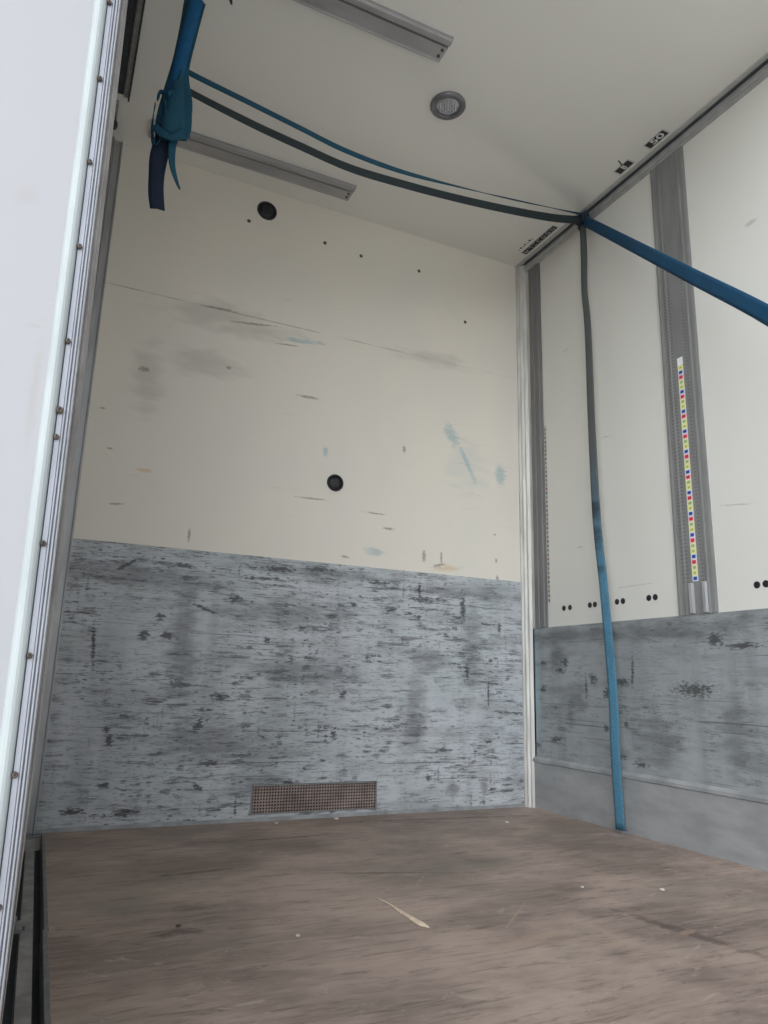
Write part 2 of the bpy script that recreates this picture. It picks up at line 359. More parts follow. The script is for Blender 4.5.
M_track = plain('grey_lashing_track', (0.185, 0.18, 0.175), 0.55, 0.1, 0.1, 30, (1, 1, .2))
M_kick = plain('grey_kick_plate', (0.36, 0.365, 0.36), 0.5, 0.25, 0.14, 5, (1, 1, 3))
M_kicktop = plain('worn_kick_plate_lip', (0.36, 0.37, 0.37), 0.45, 0.3, 0.2, 12)
M_wood = plain('pale_split_wood', (0.72, 0.58, 0.43), 0.6, 0, 0.15, 60)
M_crumb = plain('white_crumb', (0.62, 0.58, 0.52), 0.7, 0, 0.15, 60)
M_ground = plain('concrete_yard', (0.42, 0.41, 0.39), 0.8, 0, 0.1, 3)
M_white = plain('white_print', (0.80, 0.80, 0.78), 0.5, 0, 0.03)
M_tapebk = plain('sticker_black', (0.02, 0.02, 0.022), 0.4, 0, 0.1)

def strap_mat(name, col, dirt=None, dz=None):
    t = NT(name, 0.7, 0, 0.25)
    wv = t.noise(t.scl(300, 300, 300), 1, 2)
    c = t.mix(t.mr(wv, 0.35, 0.65), tuple(x * 0.8 for x in col), tuple(min(1, x * 1.15) for x in col))
    c = t.mix(t.math('MULTIPLY', t.mr(t.noise(t.scl(9, 9, 9), 1, 4), 0.45, 0.75), 0.35), c, tuple(x * 0.45 for x in col))
    if dirt:
        zz = t.n.new('ShaderNodeSeparateXYZ'); t.link(t.tc, zz.inputs[0])
        f = t.mr(t.math('ADD', zz.outputs[2], t.math('MULTIPLY', t.math('SUBTRACT', t.noise(t.scl(1, 1, 14), 1, 3), 0.5), 0.35)), dz[0], dz[1])
        c = t.mix(f, c, dirt)  # upper length of webbing turns dark grey; the black marks are dirt
        b = t.marks([(.01, 1.10, .08, .045, 0), (.01, 1.0, .08, .06, 0), (0, .88, .08, .02, 0), (0, .55, .02, .06, 0), (-.02, .30, .015, .05, 0)], 0, 0.4, 20)
        c = t.mix(t.math('MULTIPLY', t.mr(b, 1.3, 0.3), 0.8), c, (0.02, 0.025, 0.03))
    t.color(c); t.bump(wv, 0.3, 0.001); return t.m
M_blue = strap_mat('blue_webbing', (0.010, 0.095, 0.22))
M_blue2 = strap_mat('teal_blue_webbing', (0.014, 0.078, 0.125))
M_blue3 = strap_mat('deep_blue_webbing', (0.008, 0.058, 0.120))
M_dkweb = strap_mat('dark_grey_webbing', (0.032, 0.042, 0.046))
M_navy = strap_mat('navy_webbing', (0.012, 0.022, 0.045))
M_vweb = strap_mat('blue_webbing_with_dark_top', (0.070, 0.185, 0.265), (0.085, 0.09, 0.085), (0.75, 1.40))

# ------------------------------------------------------------------ setting
H = 2.4; XL = -1.885; YF = -1.74; YD = -1.70
struct('ground', B((-14, 12, -16, 10, -1.25, -1.15)), M_ground)
struct('floor', B((-1.782, 0.02, YF, 0.02, -0.05, 0.0)), M_floor)
struct('ceiling', B((XL, 0.03, YF, 0.03, H, H + 0.05)), M_ceil)
# back wall: white upper panel, grey scuffed lower panel with a vent cut-out
wb = struct('wall_back', B((XL, 0.03, 0.004, 0.03, -0.09, H)), M_up)
struct('upper_panel', B((XL, 0.0, 0.0, 0.004, 0.897, H)), M_up, wb)
vx0, vx1, vz0, vz1 = -1.150, -0.682, 0.022, 0.116
lp = struct('lower_panel', B((XL, vx0, -0.004, 0.004, -.01, 0.898), (vx1, 0.0, -0.004, 0.004, 0, 0.898),
            (vx0, vx1, -0.004, 0.004, vz1, 0.898), (vx0, vx1, -0.004, 0.004, 0, vz0)), M_low, wb)
# right wall
wr = struct('wall_right', B((0.004, 0.03, YF, 0.03, 0, H)), M_rup)
struct('upper_panel', B((0.0, 0.004, YF, 0.0, 0.70, H)), M_rup, wr)
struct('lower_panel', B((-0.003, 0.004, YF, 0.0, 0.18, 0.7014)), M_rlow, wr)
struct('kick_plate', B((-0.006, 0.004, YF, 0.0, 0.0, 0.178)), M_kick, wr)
bm = bmesh.new(); prism(bm, [(-0.006, 0.172), (-0.011, 0.176), (-0.011, 0.186), (-0.003, 0.196), (0.002, 0.196), (0.002, 0.172)], 1, YF, 0.0)
struct('kick_plate_lip', bm, M_kicktop, wr)
for y in (-.242, -.279, -.394, -.422, -.538, -.568, -.691, -.720, -1.109, -1.138):
    bm = bmesh.new(); disc(bm, (0, y, 0.771), (-1, 0, 0), [(0.0105, -0.002), (0.0105, 0.0012), (0.008, 0.002), (0.0075, 0.0004), (0, 0.0004)], 20)
    struct('rivet_hole', bm, M_black, wr)
# left wall (edge-on from here) and its sill
wl = struct('wall_left', B((XL - 0.03, XL, YD + 0.03, 0.03, -0.1, H)), M_aluc)
bm = bmesh.new(); box(bm, XL, -1.60, YF, 0.03, -0.09, -0.05)
struct('trim_5', bm, M_dark)
bm = bmesh.new(); prism(bm, [(-1.823, -0.06), (-1.823, 0.0), (-1.801, 0.0), (-1.801, -0.06), (-1.806, -0.06), (-1.806, -0.006), (-1.818, -0.006), (-1.818, -0.06)], 1, YF, -0.10)
o = struct('sill_bar', bm, M_jamb); tag(o)
del o['kind']; tag(o, 'grey metal guide bar lying in the dark gap along the left floor edge', 'rail')
# floor edging strip, a little bent where two lengths meet
bm = bmesh.new()
prism(bm, [(-1.782, -0.05), (-1.785, -0.02), (-1.782, 0.003), (-1.775, 0.004), (-1.774, 0.0), (-1.780, -0.004)], 1, -0.93, -0.06)
prism(bm, [(-1.784, -0.05), (-1.788, -0.02), (-1.785, 0.004), (-1.777, 0.005), (-1.776, 0.0), (-1.782, -0.004)], 1, YF, -0.935)
struct('trim_1', bm, M_steel)
# clamp on the sill bar
t = thing('sill_clamp', (-1.826, -0.90, 0.0), 'small grey clamp bracket fixed to the left sill bar', 'bracket')
obj('plate', B((-.012, .006, -.03, .03, 0.0, .006)), M_steel, t)
obj('tab', B((-.012, -.004, -.03, -.02, .006, .014)), M_steel, t); obj('tab', B((-.012, -.004, .02, .03, .006, .014)), M_steel, t)
bm = bmesh.new(); disc(bm, (.012, -.01, 0.003), (0, 0, 1), [(.006, -.003), (.006, .005), (0, .006)], 10); obj('bolt', bm, M_steel, t)

# corner profiles
bm = bmesh.new()
prism(bm, [(0, 0), (-.034, 0), (-.034, -.010), (-.026, -.012), (-.024, -.020), (-.015, -.024), (-.013, -.032), (-.003, -.040), (-.003, -.050), (0, -.050)], 2, 0.0, H)
struct('trim_2', bm, M_corner)
bm = bmesh.new()
prism(bm, [(XL, 0), (XL, -.05), (-1.858, -.045), (-1.848, -.03), (-1.835, -.030), (-1.830, -.012), (-1.808, -.010), (-1.806, -.016), (-1.802, -.016), (-1.800, 0)], 2, 0.0, H)
struct('trim_3', bm, M_aluc)
# cant rail at the ceiling / right wall edge
tr = struct('trim_4', B((-.036, -.020, YF, 0, H - .005, H)), M_cantl)
struct('groove', B((-.020, -.006, YF, 0, H - .004, H), (-.006, 0, YF, 0, H - .012, H)), M_groove, tr)
bm = bmesh.new(); prism(bm, [(0, H - .012), (-.011, H - .012), (-.011, H - .026), (-.007, H - .030), (-.007, H - .040), (-.002, H - .048), (0, H - .048)], 1, YF, 0.0)
struct('lower_flange', bm, M_cant, tr)
# small bead at the foot of the back wall
struct('baseboard_back', B((XL, -0.03, -0.008, -0.004, 0.0, 0.012)), M_kicktop)

# ------------------------------------------------------------------ vent
t = thing('floor_vent', ((vx0 + vx1) / 2, 0.0, vz0), 'brownish perforated metal vent grille low in the grey back wall', 'vent')
bm = bmesh.new(); nx, nz = 46, 9; W = (vx1 - vx0 - 0.004); Hh = vz1 - vz0 - 0.003
cx, cz = W / nx, Hh / nz
for i in range(nx):
    for j in range(nz):
        x0 = -W/2 + i * cx; z0 = 0.0015 + j * cz; c = Vector((x0 + cx/2, z0 + cz/2))
        sq = [(x0, z0), (x0 + cx/2, z0), (x0 + cx, z0), (x0 + cx, z0 + cz/2), (x0 + cx, z0 + cz), (x0 + cx/2, z0 + cz), (x0, z0 + cz), (x0, z0 + cz/2)]
        r = 0.0033; a0 = [-135, -90, -45, 0, 45, 90, 135, 180]
        o_ = [bm.verts.new((p[0], -0.0035, p[1])) for p in sq]
        i_ = [bm.verts.new((c.x + r*math.cos(math.radians(a)), -0.0020 , c.y + r*math.sin(math.radians(a)))) for a in a0]
        for k in range(8): bm.faces.new((o_[k], o_[(k+1) % 8], i_[(k+1) % 8], i_[k]))
bmesh.ops.remove_doubles(bm, verts=bm.verts, dist=0.00005)
M_vent = plain('brown_stained_vent_metal', (0.32, 0.25, 0.22), 0.5, 0.3, 0.3, 14)
obj('perforated_plate', bm, M_vent, t)
obj('backing', B((-W/2, W/2, 0.0005, 0.003, 0, Hh + .003)), M_black, t)
bm = B((-W/2, W/2, -.0065, -.003, Hh - .002, Hh + .002), (-W/2 - .002, -W/2 + .004, -.0065, -.003, 0, Hh + .002), (W/2 - .004, W/2 + .002, -.0065, -.003, 0, Hh + .002), (-W/2, W/2, -.0065, -.003, -.001, .003))
obj('frame', bm, M_steel, t)

# ------------------------------------------------------------------ wall plugs
def plug(x, z, r, label):
    t = thing('wall_plug', (x, -0.0005, z), label, 'plug', 'black round plugs in the back wall')
    bm = bmesh.new(); disc(bm, (0, 0, 0), (0, -1, 0), [(r, -.003), (r, .004), (r*.93, .007), (r*.82, .006), (r*.78, .002)], 36); obj('rim', bm, M_black, t, True)
    bm = bmesh.new(); disc(bm, (0, 0, 0), (0, -1, 0), [(r*.79, .0005), (r*.79, .003), (r*.4, .004), (r*.2, .0045), (0, .0045)], 32); obj('cap', bm, M_black, t, True)
plug(-1.239, 2.303, .040, 'upper black round plug in the cream back wall, nearest the ceiling')
plug(-0.895, 1.215, .0335, 'lower black round plug in the cream back wall, above the grey panel')
for x, z, lb in ((-.987, 2.235, 'small dark screw high on the cream wall, leftmost of the three under the straps'),
                 (-.823, 2.223, 'small dark screw high on the cream wall, middle of the three under the straps'),
                 (-.546, 2.231, 'small dark screw high on the cream wall, rightmost of the three under the straps'),
                 (-.31, 2.044, 'small dark screw in the cream wall near its right corner'),
                 (-1.308, 2.235, 'small dark screw in the cream wall beside the upper black plug')):
    bm = bmesh.new(); disc(bm, (0, 0, 0), (0, -1, 0), [(.0075, -.003), (.0075, .001), (.005, .003), (.002, .003), (.0015, .0015), (0, .0015)], 14)
    o = obj('wall_screw', bm, M_rust, loc=(x, 0, z)); tag(o, lb, 'screw', 'small screws in the cream back wall')

# ------------------------------------------------------------------ ceiling lamp
t = thing('ceiling_light', (-.812, -.713, H), 'round flush ceiling light with grey ring and faceted clear lens', 'light'); t.scale = (1.1, 1.1, 1.0)
bm = bmesh.new(); disc(bm, (0, 0, 0), (0, 0, -1), [(.055, -.003), (.055, .006), (.050, .012), (.040, .013), (.036, .008), (.036, 0)], 48); obj('bezel', bm, plain('grey_lamp_ring', (0.20, 0.20, 0.21), 0.4, 0.5, .1), t, True)
bm = bmesh.new(); disc(bm, (0, 0, 0), (0, 0, -1), [(.036, .004), (.034, .006), (0, .007)], 40); obj('reflector', bm, M_alu, t, True)
bm = bmesh.new()
for i in range(-3, 4):
    for j in range(-3, 4):
        x, y = i * .009 + (j % 2) * .0045, j * .008
        if x*x + y*y < .031**2: disc(bm, (x, y, 0), (0, 0, -1), [(.0046, .006), (.0030, .012), (0, .0150)], 5)
tl = NT('clear_prism_lens', 0.08); tl.b.inputs['Base Color'].default_value = (0.8, 0.82, 0.85, 1); tl.b.inputs['Transmission Weight'].default_value = 0.35
obj('lens', bm, tl.m, t)

# ------------------------------------------------------------------ ceiling rails
def roof_rail(x0, x1, yc, wd, label):
    t = thing('ceiling_rail', (0, yc, H), label, 'rail', 'metal rails on the ceiling')
    h = wd / 2
    bm = bmesh.new()
    prism(bm, [(-h, .002), (-h, -.010), (-h + .006, -.014), (-h + .024, -.014), (-h + .026, -.006), (-h + .032, -.006), (-h + .034, -.012), (h - .016, -.012), (h - .010, -.015), (h - .004, -.010), (h, -.003), (h, .002)], 0, x0, x1)
    obj('rail_body', bm, M_rail, t)
    obj('slot', B((x0 + .002, x1 - .002, -h + .0262, -h + .0318, -.0070, -.006)), M_raildk, t)
    bm = bmesh.new(); disc(bm, (x1 - .014, -h + .046, -.0120), (0, 0, -1), [(.005, 0), (.005, .003), (0, .0035)], 10); obj('screw', bm, M_rust, t)
    bm = bmesh.new(); disc(bm, (x1 - .014, h - .028, -.0120), (0, 0, -1), [(.005, 0), (.005, .003), (0, .0035)], 10); obj('screw', bm, M_rust, t)
roof_rail(-1.72, -.931, -.905, .098, 'grooved aluminium ceiling rail at the top of the photo, beside the round light')
roof_rail(-1.72, -.931, -.140, .096, 'grooved aluminium ceiling rail next to the cream back wall')

# ------------------------------------------------------------------ upper left door track
t = thing('overhead_track', (-1.815, 0, H), 'dark steel door track under the ceiling along the left side', 'track')
obj('channel', B((-.040, -.010, -1.66, -.26, -.006, 0), (-.040, -.034, -1.66, -.26, -.022, -.006)), M_dark, t)
obj('lip', B((-.008, .006, -1.66, -.26, -.014, 0)), M_steel, t)
obj('edge', B((.006, .012, -1.66, -.25, -.018, 0)), M_dark, t)
t = thing('track_bracket', (-1.83, -.17, H), 'grey bracket at the end of the dark overhead track by the left corner', 'bracket')
bevel(obj('plate', B((-.045, -.004, -.05, .06, -.012, 0)), M_aluc, t), .002)
obj('roller', disc(bmesh.new(), (-.012, .04, -.03), (0, 1, 0), [(0, -.012), (.012, -.012), (.014, 0), (.012, .012), (0, .012)], 16), M_dark, t)
obj('arm', B((-.040, -.026, .02, .09, -.075, -.010), (-.030, -.014, .03, .05, -.03, -.010)), M_dark, t)

# ------------------------------------------------------------------ lashing tracks on the right wall
def track_mat():
    t = NT('perforated_grey_track', 0.6, 0.1)
    f = t.noise(t.scl(1, 1, .2), 30, 4)
    c = t.mix(t.mr(f, 0.3, 0.7), (0.200, 0.200, 0.190), (0.235, 0.235, 0.225))
    z = t.n.new('ShaderNodeSeparateXYZ'); t.link(t.tc, z.inputs[0])
    fr = t.math('FRACT', t.math('DIVIDE', z.outputs[2], 0.0125))
    a = t.math('LESS_THAN', t.math('ABSOLUTE', t.math('SUBTRACT', fr, 0.5)), 0.2)
    y = z.outputs[1]
    cols = None
    for cy in (-.028, .030, .048):
        k = t.math('LESS_THAN', t.math('ABSOLUTE', t.math('SUBTRACT', y, cy)), 0.0055)
        cols = k if cols is None else t.math('MAXIMUM', cols, k)
    rg = t.math('MULTIPLY', t.math('GREATER_THAN', z.outputs[2], 0.80), t.math('LESS_THAN', z.outputs[2], 2.02))
    c = t.mix(t.math('MULTIPLY', t.math('MULTIPLY', t.math('MULTIPLY', a, cols), rg), 0.45), c, (0.07, 0.07, 0.07))
    t.color(c); return t.m
M_ptrack = track_mat()
TY = -.897
t = thing('lashing_track', (0, TY, 0), 'wide grey perforated lashing track carrying the colourful marker tape', 'track')
bm = bmesh.new(); prism(bm, [(.001, -.074), (-.004, -.074), (-.006, -.066), (-.006, -.052), (-.0075, -.048), (-.0075, -.042), (-.006, -.038), (-.006, .036), (-.0072, .040), (-.0072, .046), (-.006, .050), (-.006, .062), (-.0075, .066), (-.0075, .075), (.001, .075)], 2, .7014, 2.352)
obj('track_plate', bm, M_ptrack, t)
for y in (-.036, .016):
    bm = bmesh.new(); prism(bm, [(-.006, y - .007), (-.016, y - .005), (-.016, y + .005), (-.006, y + .007)], 2, .705, .80); obj('end_stop', bm, M_alu, t)
def sq_tape(y, z0, z1, n, wd, xs, parent, full=True):
    cols = {'blue': (0.02, 0.05, 0.28), 'red': (0.60, 0.02, 0.05), 'green': (0.30, 0.42, 0.16), 'ochre': (0.45, 0.42, 0.10)}
    bgs = {'blue': (0.62, 0.68, 0.78), 'red': (0.80, 0.55, 0.55), 'green': (0.72, 0.72, 0.42), 'ochre': (0.72, 0.74, 0.34)}
    mats = [plain('tape_' + k, v, 0.5, 0, .05) for k, v in cols.items()] + [plain('tape_ground_' + k, v, 0.5, 0, .03) for k, v in bgs.items()] + [M_white]
    bm = bmesh.new(); p = (z1 - z0) / n
    box(bm, xs - .0006, xs, y - wd/2, y + wd/2, z1, z1 + .028, 8)
    for i in range(n):
        k = (i + 1) % 4; k = [1, 0, 3, 2][k]      # from the bottom up: green, red, blue, ochre ...
        za = z0 + i * p
        box(bm, xs - .0006, xs, y - wd/2, y + wd/2, za, za + p, 4 + k)
        s = {0: .30, 1: .31, 2: .25, 3: .20}[k]
        box(bm, xs - .0010, xs - .0006, y - wd*s, y + wd*s, za + p*(.5 - s), za + p*(.5 + s), k)
    o = obj('marker_tape', bm, mats, parent); return o
sq_tape(TY + .0, .805, 1.540, 42, .023, -.0062, None)
tp = [o for o in C.objects if o.name.startswith('marker_tape')][-1]
tp.parent = t; tp.location = (0, -TY, 0)
for v in tp.data.vertices: pass
tp['label'] = 'strip of coloured squares on pale tape'

t = thing('lashing_track', (0, -.102, 0), 'narrow grey lashing track beside the right back corner', 'track')
bm = bmesh.new(); prism(bm, [(.001, -.040), (-.006, -.040), (-.006, -.030), (-.010, -.026), (-.010, -.006), (-.005, -.002), (-.005, .008), (-.009, .012), (-.009, .036), (.001, .036)], 2, .7014, 2.352)
obj('track_plate', bm, M_track, t)
bm = bmesh.new(); n = 40
box(bm, -.0008, 0, -.056, -.044, .80, 1.56, 0)
for i in range(n):
    z = .805 + i * .0188
    box(bm, -.0014, -.0008, -.055, -.045, z, z + .009, 1 + (i % 4 if i % 4 < 2 else 2))
o = obj('marker_tape', bm, [plain('faded_tape', (.50, .49, .46), .5), plain('faded_dark_dot', (.10, .10, .12), .5), plain('faded_red_dot', (.28, .07, .07), .5), plain('faded_olive_dot', (.20, .20, .12), .5)], t)
o['label'] = 'narrow strip of small dark and red squares'

# ------------------------------------------------------------------ ceiling stickers
def text_mesh(s, size):
    cu = bpy.data.curves.new('txt', 'FONT'); cu.body = s; cu.size = size; cu.align_x = 'CENTER'; cu.align_y = 'CENTER'; cu.extrude = 0.0002; cu.offset = size * .02
    ob = bpy.data.objects.new('txt', cu); C.objects.link(ob)
    bpy.context.view_layer.update()
    me = bpy.data.meshes.new_from_object(ob.evaluated_get(bpy.context.evaluated_depsgraph_get()))
    bpy.data.objects.remove(ob); return me
def sticker(x, y, ln, wd, label, rotz):
    t = thing('ceiling_sticker', (x, y, H), label, 'sticker', None, (PI, 0, rotz))
    obj('backing', B((-ln/2 - .006, ln/2 + .006, -wd/2 - .004, wd/2 + .004, 0, .0004)), M_cstick, t)
    obj('black_field', B((-ln/2, ln/2, -wd/2, wd/2, .0004, .0008)), M_tapebk, t)
    return t
M_cstick = plain('pale_sticker_film', (0.60, 0.60, 0.58), 0.35, 0, .03)
RZ = -PI/2
t = sticker(-.063, -.913, .085, .030, 'black sticker with white number 50 on the ceiling edge, nearest the wide track', RZ)
me = text_mesh('50', .034); me.materials.append(M_white)
o = bpy.data.objects.new('lettering', me); C.objects.link(o); o.parent = t; o.location = (.004, 0, .0011); o.scale = (1.7, 1, 1)
t = sticker(-.063, -.750, .068, .030, 'torn black sticker with a worn white figure on the ceiling edge', RZ)
me = text_mesh('8', .034); me.materials.append(M_white)
o = bpy.data.objects.new('lettering', me); C.objects.link(o); o.parent = t; o.location = (.0, 0, .0011)
bm = bmesh.new(); 
prism(bm, [(.006, .012), (.002, .016), (.010, .030), (.016, .045), (.021, .044), (.014, .028)], 2, .0004, .0012)
obj('torn_flap', bm, M_tapebk, t)
t = sticker(-.062, -.222, .225, .026, 'long black sticker with worn white characters on the ceiling near the right corner', RZ)
bm = bmesh.new()
for i, g in enumerate(((0, 1, 1, 1, 0, 1), (1, 0, 0, 1, 0, 0), (1, 0, 1, 0, 0, 0), (1, 1, 1, 0, 0, 0), (1, 1, 1, 1, 0, 0), (1, 1, 1, 1, 0, 0), (1, 1, 1, 1, 0, 0))):
    x = -.094 + i * .031; a, h, s = .009, .008, .0016
    if g[0]: box(bm, x - a, x + a, h - s, h, .0008, .0012)
    if g[1]: box(bm, x - a, x - a + s, -h, h, .0008, .0012)
    if g[2]: box(bm, x - a, x + a, -h, -h + s, .0008, .0012)
    if g[3]: box(bm, x + a - s, x + a, -h, h, .0008, .0012)
    if g[5]: box(bm, x - a, x + a, -s/2, s/2, .0008, .0012)
obj('lettering', bm, M_white, t)
bm = bmesh.new()
for i in range(7):
    box(bm, -.105 + i*.016, -.098 + i*.016 + (i % 3)*.002, .032, .036 + (i % 2) * .006, 0, .0005)
obj('small_print', bm, M_tapebk, t)

# ------------------------------------------------------------------ straps
dx = (0, 0, 1)
t = thing('ceiling_strap', (0, 0, 0), 'thin blue webbing strap sagging under the ceiling to the right roof edge, upper of two', 'strap', 'straps slung under the ceiling')
P1 = [(-1.690, -.705, 2.185, .027), (-1.667, -.695, 2.175, .027), (-1.476, -.669, 2.169, .026), (-1.309, -.646, 2.164, .026), (-1.143, -.624, 2.159, .026), (-.932, -.595, 2.179, .024), (-.671, -.559, 2.231, .022), (-.378, -.519, 2.298, .020), (-.025, -.471, 2.385, .020)]
tilt = [(0, .3, 1)] * 5 + [(0, .35, 1), (0, .7, .8), (0, .9, .5), (0, .5, .8)]
obj('webbing', ribbon(bmesh.new(), [p + d for p, d in zip(P1, tilt)], .0022, 8), M_blue2, t, True)
bm = B((-.030, -.004, -.490, -.440, 2.376, 2.388)); bevel(obj('end_loop', bm, M_blue2, t), .003)
t = thing('ceiling_strap', (0, 0, 0), 'dark grey webbing strap sagging under the ceiling to the right roof edge, wider of two', 'strap', 'straps slung under the ceiling')
P2 = [(-1.690, -.700, 2.125, .03), (-1.656, -.694, 2.112, .026), (-1.471, -.669, 2.100, .030), (-1.305, -.646, 2.099, .032), (-1.125, -.621, 2.102, .033), (-.930, -.595, 2.131, .034), (-.717, -.565, 2.172, .034), (-.481, -.533, 2.224, .036), (-.218, -.497, 2.292, .038), (-.040, -.473, 2.352, .036)]
obj('webbing', ribbon(bmesh.new(), [p + (0, .15, 1) for p in P2], .0022, 8), M_dkweb, t, True)
bm = B((-.046, -.012, -.492, -.450, 2.340, 2.372)); bevel(obj('stitched_end', bm, M_dkweb, t), .004)

# vertical strap
t = thing('wall_strap', (-.02, -.5, 0), 'webbing strap hanging down the right wall to the floor, dark grey above and blue below', 'strap')
V = [(-.024, -.463, 2.352, .028), (-.030, -.472, 2.20, .028), (-.040, -.478, 2.03, .026), (-.050, -.500, 1.840, .028), (-.065, -.517, 1.417, .030), (-.075, -.535, 1.064, .032), (-.082, -.565, .805, .032), (-.080, -.585, .463, .034), (-.065, -.568, .234, .034), (-.030, -.538, .010, .034)]
obj('webbing', ribbon(bmesh.new(), [(x + .02, y + .5, z, w_, 0.35, -1, 0) for x, y, z, w_ in V], .0025, 8), M_vweb, t, True)
o = obj('floor_anchor', B((-.024, .008, -.060, -.016, -.001, .010)), M_steel, t); bevel(o, .002)
# hook plate on the cant rail which carries the strap ends
t = thing('strap_anchor', (-.012, -.462, 2.365), 'small dark anchor plate holding the strap ends on the right roof edge', 'bracket')
bevel(obj('plate', B((-.012, .003, -.03, .03, -.03, .018)), M_dark, t), .003)
obj('pin', disc(bmesh.new(), (-.016, 0, 0), (0, 1, 0), [(0, -.028), (.005, -.028), (.005, .028), (0, .028)], 10), M_dark, t)

# strap running from the anchor towards the camera side
t = thing('loose_strap', (-.02, -.46, 2.36), 'bright blue webbing strap pulled from the right roof edge towards the front', 'strap')
a = Vector((-.022, -.455, 2.375)); b = Vector((-.483, -1.571, 1.282)); pts = []
for p, d in [(a.lerp(b, k / 4), (.15, .1, 1)) for k in range(5)] + [(Vector((-.515, -1.66, 1.17)), (.2, .5, .8)), (Vector((-.505, -1.72, .95)), (.3, 1, .2)), (Vector((-.48, -1.73, .5)), (.3, 1, 0)), (Vector((-.45, -1.73, .006)), (.3, 1, 0))]:
    pts.append((p.x + .02, p.y + .46, p.z - 2.36, .040) + d)
obj('webbing', ribbon(bmesh.new(), pts, .0025, 6), M_blue3, t, True)
bevel(obj('fold', B((-.020, .014, -.018, .03, -.004, .026)), M_blue3, t), .005)

# knotted strap bundle at upper left
KY = -.765; s_ = (KY + 2.5426) / (2.5426 - .70)
def K(x, z, y=0.0, sc=None):
    """a point of the hanging bundle, which sits in the plane Y = KY."""
    k = (KY + y + 2.5426) / 1.8426
    return (-1.8507 + (x + 1.8507) * k, KY + y, .4701 + (z - .4701) * k)
t = thing('hanging_strap', (0, 0, 0), 'knotted bundle of blue webbing straps hanging from the ceiling at upper left', 'strap')
def kr(name, pts, mat, th=.003, **kw):
    return obj(name, ribbon(bmesh.new(), [K(p[0], p[1], p[2]) + tuple(p[3:]) for p in pts], th, 8, **kw), mat, t, True)
kr('webbing', [(-1.660, 2.44, -.03, .034, 1, .2, 0), (-1.672, 2.35, -.02, .036, 1, .2, 0), (-1.688, 2.22, -.01, .034, 1, .1, 0), (-1.699, 2.10, 0, .030, 1, 0, 0), (-1.704, 2.00, 0, .034, 1, 0, 0), (-1.70, 1.93, 0, .05, 1, 0, 0)], M_blue, fold=.25)
kr('webbing', [(-1.685, 2.43, .01, .030, 1, -.3, 0), (-1.692, 2.33, .01, .026, 1, -.5, 0), (-1.700, 2.20, .01, .028, 1, -.4, 0), (-1.712, 2.08, .01, .032, 1, 0, 0), (-1.72, 1.99, .01, .036, 1, 0, 0), (-1.715, 1.93, .01, .04, 1, 0, 0)], M_blue2, fold=.3)
kr('webbing', [(-1.648, 2.43, .015, .020, 1, .6, 0), (-1.662, 2.30, .015, .018, 1, .8, 0), (-1.678, 2.17, .0, .026, 1, .4, 0), (-1.672, 2.06, -.01, .05, 1, .1, 0), (-1.674, 1.98, -.01, .05, 1, 0, 0), (-1.676, 1.94, -.01, .046, 1, 0, 0)], M_blue2, fold=-.2)
# rounded gathered loops
def loops(cx, cz, rx_, rz_, wd, mat, name, y=0.0, a0=-40, a1=300, twist=.3):
    pts = []
    for k in range(13):
        a = math.radians(a0 + (a1 - a0) * k / 12)
        pts.append((cx + rx_ * math.sin(a), cz + rz_ * math.cos(a), y + .006 * math.sin(a*2), wd, twist * math.cos(a), 1, twist))
    return kr(name, pts, mat, .0025)
loops(-1.733, 1.985, .014, .085, .020, M_blue2, 'loop', 0)
loops(-1.700, 2.015, .018, .060, .030, M_blue2, 'loop', -.010, twist=1.2)
kr('fold', [(-1.690, 2.13, -.012, .026, 1, 0, 0), (-1.688, 2.07, -.018, .042, 1, .1, 0), (-1.686, 2.02, -.022, .060, 1, .1, 0), (-1.686, 1.975, -.020, .066, 1, .1, 0), (-1.688, 1.948, -.010, .060, 1, .1, 0), (-1.690, 1.960, .010, .05, 1, .1, 0)], M_blue2, .003, fold=.18)
kr('fold', [(-1.672, 2.12, .004, .022, 1, .5, 0), (-1.664, 2.06, .006, .034, 1, .6, 0), (-1.660, 2.00, .006, .036, 1, .6, 0), (-1.662, 1.965, .004, .034, 1, .5, 0)], M_blue2, .003, fold=-.2)
kr('wrap', [(-1.742, 1.958, -.004, .020, 0, .2, 1), (-1.715, 1.940, -.024, .022, 0, .2, 1), (-1.690, 1.942, -.030, .022, 0, .2, 1), (-1.664, 1.962, -.022, .026, 0, .2, 1), (-1.650, 1.972, .004, .026, 0, .2, 1)], M_blue2, .004)
kr('tail', [(-1.710, 1.97, .004, .040, 1, 0, 0), (-1.714, 1.91, .003, .046, 1, .1, 0), (-1.720, 1.86, .002, .046, 1, .1, 0), (-1.720, 1.80, .002, .040, 1, .1, 0), (-1.716, 1.75, 0, .040, 1, .1, 0), (-1.708, 1.705, 0, .038, 1, .1, 0)], M_navy, fold=.1)['label'] = 'wide navy strap end'
kr('tail', [(-1.686, 1.95, -.012, .022, 1, .2, 0), (-1.688, 1.90, -.012, .020, 1, .3, 0), (-1.682, 1.85, -.010, .016, 1, .3, 0), (-1.668, 1.81, -.008, .010, 1, .3, 0), (-1.656, 1.785, -.006, .004, 1, .3, 0)], M_blue2)['label'] = 'thin pointed blue strap end'
# ceiling hook for the bundle
t2 = thing('ceiling_hook', (-1.655, -.79, H), 'small steel hook on the ceiling holding the knotted blue straps', 'hook')
obj('plate', B((-.03, .03, -.02, .02, -.004, 0)), M_steel, t2)
bm = bmesh.new()
ring = [(math.cos(a) * .014, 0, -.016 + math.sin(a) * .014) for a in [i * 2 * PI / 16 for i in range(17)]]
ribbon(bm, [p + (.005, 0, 1, 0) for p in ring], .005, 2, 2); obj('eye', bm, M_steel, t2)
